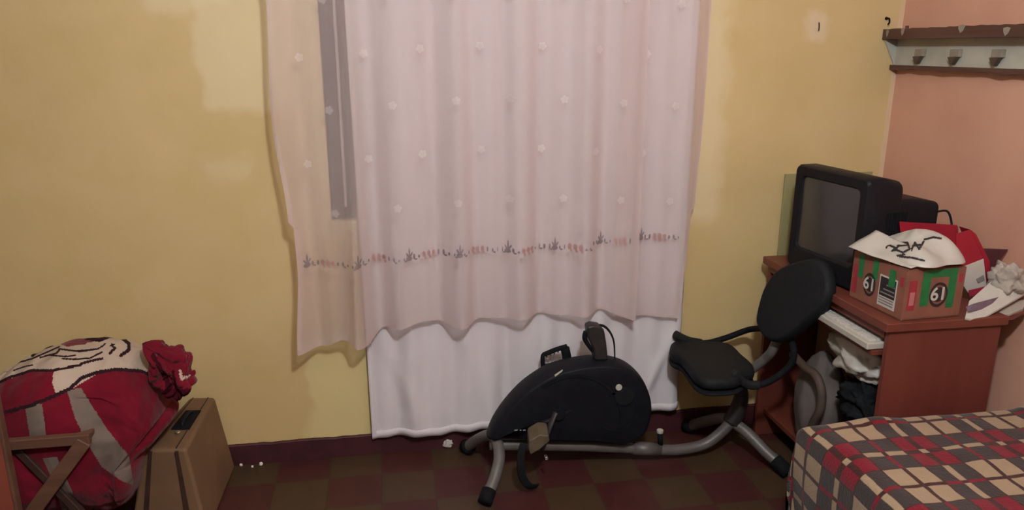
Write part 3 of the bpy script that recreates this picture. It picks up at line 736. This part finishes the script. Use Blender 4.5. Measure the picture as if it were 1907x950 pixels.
V, F = join([bxv(A(u, 803, -.299).x, A(u, 803, -.299).x+wd, -.2975, -.2965, A(u, 803, -.299).z, A(u, 803, -.299).z+.004) for u, wd in ((958, .012), (968, .006), (974, .010), (985, .008), (992, .006))]); mk('faint_marking', V, F, 'label_grey', bike)
disk('axle_boss', A(1040, 770, -.296), (0, -1, 0), .022, .012, 'matte_black', bike)
V, F = prismv([A(u, v, -.30) for u, v in [(1033, 699), (1048, 689), (1047, 692), (1034, 702)]], (0, .004, 0)); mk('sticker', V, F, 'white_plastic', bike)
# crank arms and pedals
ax = A(1035, 768, -.31)
cr = [ax, A(1022, 800, -.33), A(1008, 838, -.335)]
tube('crank_arm', cr, .011, 'dark_steel', bike, flat=.6)
ax2 = Vector((ax.x, -.17, ax.z)); tp = A(1035, 675, -.14); tube('crank_arm', [ax2+Vector((0, .005, 0)), A(1036, 715, -.15), tp], .011, 'dark_steel', bike, flat=.6)
pd = [A(u, v, -.40) for u, v in [(985, 822), (1005, 810), (1022, 812), (1024, 822), (1006, 838), (988, 848), (984, 836)]]
V, F = prismv(pd, (0.01, .085, .004)); ped = mk('pedal', V, F, 'pedal_tan', bike, bevel=.005)
tube('pedal_strap', [A(976, 826, -.40), A(970, 850, -.405), A(972, 885, -.40), A(985, 905, -.39), A(1000, 905, -.36)], .014, 'seat_vinyl', ped, flat=.3)
disk('pedal_axle', A(1016, 849, -.335), (0, -1, 0), .006, .02, 'chrome', ped)
def pedal_far():
    P = [A(u, v, -.135) for u, v in [(1008, 690), (1009, 664), (1015, 656), (1040, 648), (1046, 641), (1057, 642), (1062, 655), (1062, 690)]]
    inn = [A(u, v, -.135) for u, v in [(1020, 672), (1024, 665), (1041, 659), (1043, 666), (1036, 676)]]
    V, F = join([tubev([A(1011, 684, -.13), A(1011, 662, -.13), A(1020, 658, -.13)], .008, 8, 4), tubev([A(1014, 660, -.13), A(1036, 651, -.13), A(1056, 645, -.13)], .0095, 8, 4),
                 tubev([A(1052, 648, -.13), A(1056, 668, -.13), A(1058, 690, -.13)], .017, 8, 4), tubev([A(1010, 682, -.13), A(1030, 680, -.13), A(1058, 676, -.13)], .009, 8, 4)])
    o = mk('pedal', V, F, 'matte_black', bike, smooth=True)
    o['label'] = 'upturned far pedal with cage'
    V, F = join([diskv(A(u, v, -.139), (0, -1, 0), .0028, .004, 10) for u, v in [(1018, 664), (1025, 661), (1032, 658), (1039, 655)]]); mk('pedal_studs', V, F, 'dark_steel', o)
pedal_far()
# steering stub above the shroud
P = [A(u, v, -.26) for u, v in [(1108, 672), (1106, 650), (1096, 630), (1094, 610), (1104, 606), (1118, 608), (1126, 615), (1130, 640), (1133, 672)]]
V, F = prismv(P, (0, .05, 0)); mk('console_post', V, F, 'dark_steel', bike, bevel=.008, seg=3)
tube('tension_knob', [A(1092, 618, -.235), A(1089, 630, -.235), A(1097, 645, -.235), A(1104, 655, -.235)], lambda t: .011*(1-.5*t), 'matte_black', bike)
tube('cable', [A(1098, 609, -.235), A(1120, 606, -.235), A(1134, 616, -.235), A(1143, 636, -.235), A(1145, 668, -.235)], lambda t: .0055-.003*t, 'matte_black', bike)
# frame
tube('main_rail', [A(912, 828), A(1000, 829), A(1100, 831), A(1200, 836), A(1260, 838), A(1310, 828), A(1340, 808), A(1362, 785)], .0205, 'grey_paint', bike, seg=16)
tube('rail_clamp', [A(1178, 834), A(1228, 838)], .025, 'grey_paint', bike, n=1, seg=16)
tube('adjustment_knob', [A(1230, 828), A(1229, 806)], .010, 'matte_black', bike, n=1); disk('knob_cap', A(1229, 806)+Vector((0, 0, 0)), (0, 0, 1), .0125, .012, 'white_plastic', bike)
tube('seat_post', [A(1362, 786), A(1374, 762), A(1380, 740), A(1378, 712), A(1372, 690)], lambda t: .034-.014*t, 'dark_steel', bike, seg=16)
fs = tube('front_stabilizer', [(.250, -.075, .035), (.278, -.13, .09), (.315, -.20, .145), (.335, -.26, .15), (.335, -.32, .115), (.305, -.38, .065), (.285, -.405, .045)], .0205, 'grey_paint', bike, seg=16)
tube('end_cap', [(.288, -.400, .048), (.268, -.435, .024)], .025, 'matte_black', fs, n=1, seg=16); tube('end_cap', [(.256, -.088, .040), (.243, -.055, .026)], .026, 'matte_black', fs, n=1, seg=16)
rs = tube('rear_stabilizer', [(1.15, -.06, .035), (1.18, -.13, .09), (1.22, -.21, .14), (1.27, -.28, .12), (1.32, -.35, .07), (1.352, -.395, .045)], .021, 'grey_paint', bike, seg=16)
tube('end_cap', [(1.343, -.382, .052), (1.37, -.432, .026)], .026, 'matte_black', rs, n=1, seg=16); tube('end_cap', [(1.155, -.07, .04), (1.14, -.04, .026)], .026, 'matte_black', rs, n=1, seg=16)
# seat
SZ = .40
so = [(1247, 652), (1256, 642), (1300, 642), (1345, 644), (1366, 652), (1382, 668), (1402, 686), (1404, 700), (1390, 706), (1372, 716), (1345, 719), (1315, 718), (1294, 707), (1280, 688), (1266, 672), (1250, 664)]
pts = smoothpts([pz(u, v, SZ) for u, v in so], 4, True)
puck('seat', pts, (0, 0, .045), 'seat_vinyl', bike, edge=.13)
puck('seat_base', [p_+Vector((0, 0, -.035)) for p_ in pts], (0, 0, .02), 'matte_black', bike, edge=.2)
# backrest pad: lies in a plane leaning back
bpl0 = Vector((1.285, -.36, .60)); bn = Vector((-.94, -.16, .26)).normalized()
def on_pad(u, v, off=0):
    r = ray(u, v); return CAM+r*((bpl0+bn*off-CAM).dot(bn)/r.dot(bn))
bo = [(1475, 487), (1510, 479), (1530, 489), (1540, 512), (1540, 545), (1524, 575), (1500, 598), (1475, 620), (1455, 633), (1435, 636), (1418, 628), (1408, 612), (1404, 595), (1410, 565), (1420, 535), (1438, 508), (1455, 495)]
pts = smoothpts([on_pad(u, v)-bn*.025 for u, v in bo], 4, True)
puck('backrest', pts, bn*.05, 'seat_vinyl', bike, edge=.12)
# support bar from seat to back, armrests
tube('backrest_support', [A(1372, 708, -.26), A(1400, 688, -.28), A(1425, 668, -.31), A(1440, 650, -.34), on_pad(1460, 600, -.075)], .017, 'grey_paint', bike, seg=14)
tube('armrest', [A(1258, 624, -.08), A(1275, 632, -.08), A(1312, 639, -.08), A(1350, 630, -.09), A(1395, 614, -.12), on_pad(1425, 612, -.05)], .0115, 'matte_black', bike)
tube('handle_grip', [A(1257, 623, -.08), A(1280, 634, -.08), A(1305, 639, -.08)], .0165, 'foam', bike)
tube('armrest', [A(1375, 703, -.42), A(1385, 715, -.42), A(1418, 716, -.42), A(1450, 700, -.43), A(1474, 676, -.44), on_pad(1478, 650, -.06), on_pad(1468, 620, -.05)], .0115, 'matte_black', bike)
tube('handle_grip', [A(1366, 694, -.42), A(1376, 706, -.42), A(1395, 717, -.42), A(1412, 717, -.42)], .0155, 'foam', bike)

# ================================================================== BED
bed = thing('bed', 'single bed with mattress under the plaid blanket, at the right beside the desk', 'bed', (1.49, -1.85, 0))
def soft(name, x0, x1, y0, y1, z0, z1, m, parent, b): box(name, x0, x1, y0, y1, z0, z1, m, parent, bevel=b, seg=4)
box('bed_base', 1.15, 1.87, -2.9, -.93, .16, .28, 'chair_wood', bed, bevel=.006)
soft('mattress', 1.14, 1.875, -2.88, -.93, .281, .472, 'cream_cloth', bed, .03)
for xx in (1.16, 1.82):
    for yy in (-2.86, -.98): box('leg', xx, xx+.04, yy, yy+.04, 0, .16, 'chair_wood', bed, bevel=.003)
Z0 = .495; rr = .05
def drop(s):     # s: distance inward from the edge line (negative hangs) -> (offset outwards, drop)
    if s >= rr: return s, 0.0
    L = rr*PI/2
    if s > rr-L: th = (rr-s)/rr; return rr-rr*math.sin(th), rr*(1-math.cos(th))
    return 0.0, rr+(rr-L-s)
def blanket(a, b):
    u = -.42+1.175*a; v = -.42+2.2*b          # u: from the left edge, v: from the far edge towards the camera
    xo, dx_ = drop(u); yo, dy_ = drop(v)
    d = max(dx_, dy_)
    x = 1.10+xo; y = -.885-yo; z = Z0-d
    hang = max(0, min(1, (d-.04)/.3)); w_ = .012*math.sin(v*21+2)+.010*math.sin(v*9)
    if dx_ >= dy_: x += w_*hang-.012*math.sin(min(1, hang)*PI)+.02*hang
    if dy_ >= dx_: y -= .010*math.sin(u*19)*hang
    if d < .02:
        z += .008*fbm((x, y, 0), 4)+.045*math.exp(-((x-1.87)/.07)**2-((y+.95)/.09)**2)+.018*math.exp(-((x-1.30)/.06)**2-((y+.93)/.03)**2)
    z = max(z, .03); x = min(x, 1.88)
    return Vector((x, y, z)), (1.10+u, -.885-v)
nu, nv = 140, 220; V, U = [], []
for j in range(nv+1):
    for i in range(nu+1):
        p_, uv_ = blanket(i/nu, j/nv); V.append(p_); U.append(uv_)
F = [(j*(nu+1)+i, j*(nu+1)+i+1, (j+1)*(nu+1)+i+1, (j+1)*(nu+1)+i) for j in range(nv) for i in range(nu)]
bl = mk('plaid_blanket', V, F, M['plaid'], None, smooth=True, uv=U)
tag(bl, 'red, beige and dark brown plaid wool blanket covering the bed and hanging over its side', 'blanket')

# ================================================================== COAT RACK on the pink wall
rk = thing('coat_rack', 'white backed wall coat rack with dark wooden shelf and pegs on the pink wall', 'coat rack', (1.88, -.5, 1.43))
def rough_board(name, x0, x1, y0, y1, z0, z1, m, n=90, amp=.004, zt=0, under=0):
    V, F = [], []
    for i in range(n+1):
        y = y0+(y1-y0)*i/n; j = amp*noise.noise(Vector((y*26, x0, 4)))+amp*.8*(1 if noise.noise(Vector((y*13, 8, 1))) > .42 else 0)*-1.6
        k_ = under*noise.noise(Vector((y*12, 2, 9))); zz = zt*(y-y0)
        V += [(x0, y, z0+k_+zz), (x0, y, z1+j+zz), (x1, y, z1+zz), (x1, y, z0+zz)]
    for i in range(n):
        for q in range(4): F.append((i*4+q, i*4+(q+1) % 4, (i+1)*4+(q+1) % 4, (i+1)*4+q))
    F += [(0, 1, 2, 3), (n*4+3, n*4+2, n*4+1, n*4)]
    return mk(name, V, F, m, rk)
rough_board('shelf', 1.822, 1.899, -1.1, -.002, 1.532, 1.568, 'rack_wood')
rough_board('backboard', 1.880, 1.899, -1.1, -.003, 1.440, 1.532, 'enamel_white', amp=.001)
rough_board('lower_rail', 1.866, 1.8985, -1.1, -.003, 1.424, 1.440, 'rack_wood', amp=.001, under=.009)
V, F = prismv([(1.830, -.003, 1.531), (1.880, -.003, 1.531), (1.880, -.003, 1.44)], (0, -.006, 0)); mk('end_bracket', V, F, 'enamel_white', rk)
for yy in (-.155, -.33, -.511, -.69, -.87):
    pl = box('peg_plate', 1.866, 1.880, yy-.020, yy+.024, 1.472, 1.497, 'peg_grey', rk, bevel=.002)
    V, F = hexa([(1.879, yy+.016, 1.447), (1.879, yy+.004, 1.447), (1.879, yy-.012, 1.471), (1.879, yy+.018, 1.471), (1.866, yy+.016, 1.447), (1.866, yy+.006, 1.447), (1.852, yy-.024, 1.472), (1.852, yy+.014, 1.472)])
    mk('peg', V, F, 'peg_brown', rk, bevel=.001)
disk('nail_stub', (1.85, -.095, 1.560), (0, 0, 1), .006, .018, 'rack_wood', rk)
for yy, w2, zz in ((-.03, .008, 1.552), (-.115, .010, 1.556), (-.40, .016, 1.560), (-.585, .014, 1.548)):
    V, F = prismv([(1.8212, yy+w2*c_, zz+d_) for c_, d_ in ((-1, .010), (-.5, -.006), (.2, -.013), (.8, -.002), (1, .010), (0, .0135))], (-.0006, 0, 0)); mk('paint_chip', V, F, 'peg_grey', rk)
# small iron hook in the yellow wall by the corner
hk = thing('wall_hook', 'small dark iron hook in the yellow wall just above the rack end', 'hook', (1.829, -.01, 1.59))
tube('hook_wire', [(1.829, -.001, 1.605), (1.829, -.018, 1.605), (1.828, -.024, 1.592), (1.829, -.016, 1.585)], .003, 'matte_black', hk, seg=8)
disk('hook_plate', (1.829, -.0005, 1.606), (0, -1, 0), .006, .003, 'matte_black', hk)
nl_ = thing('wall_nail', 'thin dark nail in the chipped pale spot of the yellow wall', 'nail', (1.563, -.01, 1.575))
tube('nail_shaft', [(1.563, -.001, 1.590), (1.560, -.010, 1.575), (1.556, -.016, 1.562)], .0022, 'dark_steel', nl_, seg=8)

# ================================================================== LEFT CORNER: suitcase, folding chair, football clothes
sc = thing('suitcase', 'tan hard suitcase with dark handle standing upright on the floor by the clothes', 'suitcase', (-.70, -.22, 0))
TF = [(-.738, -.035, .30), (-.650, -.045, .30)]; TN = [(-.795, -.395, .30), (-.660, -.415, .30)]
BF = [(-.80, -.020, 0), (-.612, -.022, 0)]; BN = [(-.868, -.400, 0), (-.622, -.425, 0)]
V8 = [BN[0], BN[1], BF[1], BF[0], TN[0], TN[1], TF[1], TF[0]]
V, F = hexa(V8); mk('case_body', V, F, 'suitcase_tan', sc, bevel=.012, seg=3)
def bil(q, a_, b_):  # bilinear on a face
    q = [Vector(x) for x in q]; return q[0]*(1-a_)*(1-b_)+q[1]*a_*(1-b_)+q[2]*a_*b_+q[3]*(1-a_)*b_
near = [BN[0], BN[1], TN[1], TN[0]]; topf = [TN[0], TN[1], TF[1], TF[0]]
def strip(face, a0, a1, off, th, name, m):
    n_ = (Vector(face[1])-Vector(face[0])).cross(Vector(face[3])-Vector(face[0])).normalized()
    P = [bil(face, a0, .02), bil(face, a1, .02), bil(face, a1, .98), bil(face, a0, .98)]
    V, F = prismv([p_+n_*off for p_ in P], n_*-th); mk(name, V, F, m, sc, bevel=.0008)
for a0 in (.16, .74):
    strip(near, a0, a0+.075, .0045, .008, 'seam_trim', 'suitcase_trim'); strip(topf, a0, a0+.03, .0025, .005, 'seam_trim', 'suitcase_trim')
n_ = Vector((0, 0, 1)); hp = [bil(topf, a_, b_)+n_*.004 for a_, b_ in [(.30, .34), (.80, .34), (.80, .70), (.30, .70)]]
V, F = prismv(hp, n_*-.006); mk('handle_plate', V, F, 'matte_black', sc, bevel=.001)
h0, h1 = bil(topf, .55, .40), bil(topf, .55, .64)
tube('handle', [h0, h0+Vector((0, .008, .012)), (h0+h1)/2+Vector((0, 0, .016)), h1+Vector((0, -.008, .012)), h1], .006, 'black_plastic', sc, flat=.8)
disk('lock', bil(topf, .55, .28)+n_*.003, (0, 0, 1), .008, .003, 'chrome', sc)

# folding chair under the clothes
fc = thing('folding_chair', 'brown wooden folding chair with crossed legs under the red clothes', 'chair', (-.95, -.40, 0))
YC = -.60
def bar(name, a_, b_, w_, t_, m='chair_wood', y=YC):
    a_ = Vector(a_); b_ = Vector(b_); d = (b_-a_).normalized(); s = Vector((d.z, 0, -d.x))*w_/2
    V, F = prismv([a_-s, b_-s, b_+s, a_+s], (0, t_, 0)); return mk(name, V, F, m, fc, bevel=.003)
for y in (-.60, -.24):
    bar('seat_rail', (-1.13, y, .452), (-.855, y, .452), .030, .022, y=y)
    bar('leg', (-.868, y-.005, .448), (-1.225, y-.005, .0), .040, .022, y=y); bar('leg', (-1.06, y+.025, .43), (-.80, y+.025, .0), .022, .020, 'suitcase_trim', y=y)
for i in range(6): box('seat_slat', -1.13+i*.046, -1.092+i*.046, -.577, -.22, .440, .456, 'chair_wood', fc, bevel=.002)
bdp = box('painted_board', -1.30, -1.05, -.635, -.612, 0, .66, 'orange_paint', None, bevel=.004)
tag(bdp, 'orange painted wooden board standing at the left edge beside the folding chair', 'board')
box('edge_strip', -1.058, -1.049, -.6365, -.610, .01, .655, 'chair_wood', bdp, bevel=.002)

# clothes heap: a big bundle with the white topped cloth thrown over it
TOPC = [(-1.45, .47), (-1.30, .50)]+[(py(u, v, -.27).x, py(u, v, -.27).z) for u, v in [(0, 692), (30, 674), (62, 656), (100, 641), (145, 627), (190, 623), (225, 627), (262, 642), (290, 665), (310, 695), (326, 735)]]
def bundle(a, b):
    # a around the section, b along x
    x = -1.36+(.735)*b; th = a*2*PI
    zt = lerp_tab(x, TOPC); end = max(0.0, 1-((b-.5)/.5)**8)**.5
    zb = .11+.0*b; zc = (zt+zb)/2; rz_ = (zt-zb)/2; ry = (.225-.02*math.cos(b*7))*(.35+.65*end); yc = -.335
    c, s = math.cos(th), math.sin(th)
    e = 2.15; c2 = math.copysign(abs(c)**(2/e), c); s2 = math.copysign(abs(s)**(2/e), s)
    y = yc+ry*c2; z = zc+rz_*s2*(.25+.75*end)
    z += 0.0
    # gravity folds
    k_ = .014*fbm((x*2, a*5, 3), 3)+.010*math.sin(x*26+3*math.sin(th))*(1 if s < .6 else .3)
    y -= (k_ if c < 0 else -k_)
    z += .006*fbm((x*3, a*6, 8), 3)
    # front: the heap sags back above the rail for the left part
    y = min(max(y, -.572), -.03)
    x -= (.155*min(1, max(0, (.42-z)/.11))+max(0, .30-z)*.27)*max(0, (b-.55)/.45)
    return Vector((x, y, z))
white_top = [(-5, 700), (-5, 600), (100, 580), (170, 590), (215, 590), (250, 610), (278, 630), (290, 665), (300, 690), (285, 700), (262, 692), (200, 690), (175, 700), (150, 715), (125, 730), (104, 735), (97, 712), (100, 692), (60, 690), (20, 705), (-5, 715)]
red_cap = [(112, 640), (118, 600), (150, 590), (188, 600), (190, 632), (160, 640), (125, 646)]
stripe1 = [(125, 728), (150, 722), (200, 800), (240, 850), (250, 905), (225, 895), (190, 870), (165, 830), (140, 780)]
stripe2 = [(46, 756), (78, 752), (88, 825), (58, 825)]
stripe3 = [(80, 855), (105, 850), (130, 905), (150, 950), (115, 950), (100, 900)]
grey1 = [(46, 740), (60, 738), (78, 752), (46, 757)]
blk = [([(-5, 714), (20, 702), (60, 690), (100, 690), (150, 680)], 2.6), ([(10, 768), (60, 754), (100, 738), (130, 724), (152, 704), (180, 694), (215, 688), (262, 691)], 3.4), ([(262, 691), (290, 702), (312, 700)], 3.0),
       ([(160, 630), (185, 634), (205, 626), (225, 628), (240, 640), (240, 652), (225, 662)], 3.2), ([(208, 642), (214, 648), (205, 658)], 2.6), ([(60, 663), (75, 650), (90, 646), (100, 642)], 2.4), ([(75, 666), (105, 658), (112, 650), (150, 655), (180, 650)], 1.6),
       ([(25, 678), (60, 668), (110, 646)], 1.5), ([(110, 650), (140, 654), (182, 650), (195, 642)], 1.5), ([(116, 668), (135, 669), (165, 668), (190, 656)], 1.6), ([(25, 690), (45, 683), (60, 680)], 1.4), ([(150, 678), (170, 672), (190, 668)], 2.4), ([(95, 662), (120, 664), (140, 662)], 1.4)]
def brule(q, c):
    for L, w_ in blk:
        for i in range(len(L)-1):
            if dseg(q, L[i], L[i+1]) < w_ and c.y < -.12: return 2
    if c.y > -.09: return 0
    if inside(q, red_cap): return 0
    if inside(q, white_top): return 1
    if inside(q, stripe1) or inside(q, stripe2) or inside(q, stripe3): return 3
    for (x, y) in ((208, 925), (262, 922), (235, 950)):
        d = math.hypot(q[0]-x, q[1]-y)
        if 9 < d < 13: return 4
    return 0
cl = paint_blob('football_blanket', bundle, 440, 320, ['red_jersey', 'jersey_white', 'jersey_black', 'jersey_grey', 'jersey_rose'], brule, closed=True)
tag(cl, 'red and white football blanket with black line drawing heaped on the folding chair', 'blanket')
# red shirt with sleeve sticking out at the right of the heap
def shirt(a, b):
    path = smoothpts([py(268, 640, -.36), py(292, 655, -.36), (py(312, 672, -.36)), py(330, 695, -.37), py(338, 718, -.38), py(334, 738, -.38)], 10)
    i = min(len(path)-1, int(b*(len(path)-1))); p_ = path[i]; th = a*2*PI
    r = [.004, .022, .036, .042, .045, .034, .004][min(6, int(b*6))]; t = b*6-int(b*6); r2 = [.004, .022, .036, .042, .045, .034, .004][min(6, int(b*6)+1)]; r = r+(r2-r)*t
    r *= .92+.30*math.sin(th*3+b*6)+.16*math.sin(th*5-b*9)+.35*fbm((math.cos(th), math.sin(th), b*3), 2.2)
    return p_+Vector((math.cos(th)*r, math.sin(th)*r*1.4, math.sin(th+.6)*r*.7))
def srule(q, c):
    if dseg(q, (335, 690), (338, 706)) < 2.5 or dseg(q, (338, 706), (352, 700)) < 2 : return 1
    if dseg(q, (285, 662), (306, 700)) < 4 or dseg(q, (306, 700), (318, 726)) < 5 or dseg(q, (322, 690), (330, 735)) < 2.5 or q[1] > 724: return 2  # darker red strokes and lower end: fold shading painted into the shirt
    return 0
st = paint_blob('red_shirt', shirt, 110, 100, ['red_jersey', 'jersey_white', 'jersey_shade'], srule, closed=True)
tag(st, 'red shirt with white trim crumpled at the right side of the clothes heap', 'shirt')
tube('sleeve', [py(325, 722, -.38), py(345, 716, -.39), py(360, 708, -.40)], lambda t: .024-.006*t, 'red_jersey', st, flat=.7)

# small litter by the wall
crump('crumpled_paper', pz(834, 826, .018), .020, .014, .018, 'white_paper', 'small crumpled white paper on the floor below the hanging sheet', 'paper', 51, .3, 8)
for i, (u, v, r) in enumerate([(449, 866, .006), (470, 869, .005), (486, 864, .007)]):
    c = pz(u, v, r*.7)
    o = crump('plaster_flake', c, r, r*.8, r, 'plaster', 'tiny white plaster flake on the floor at the baseboard beside the suitcase', 'plaster flake', 60+i, .4, 7, nu=14, nv=10)
    o['group'] = 'plaster flakes by the baseboard'
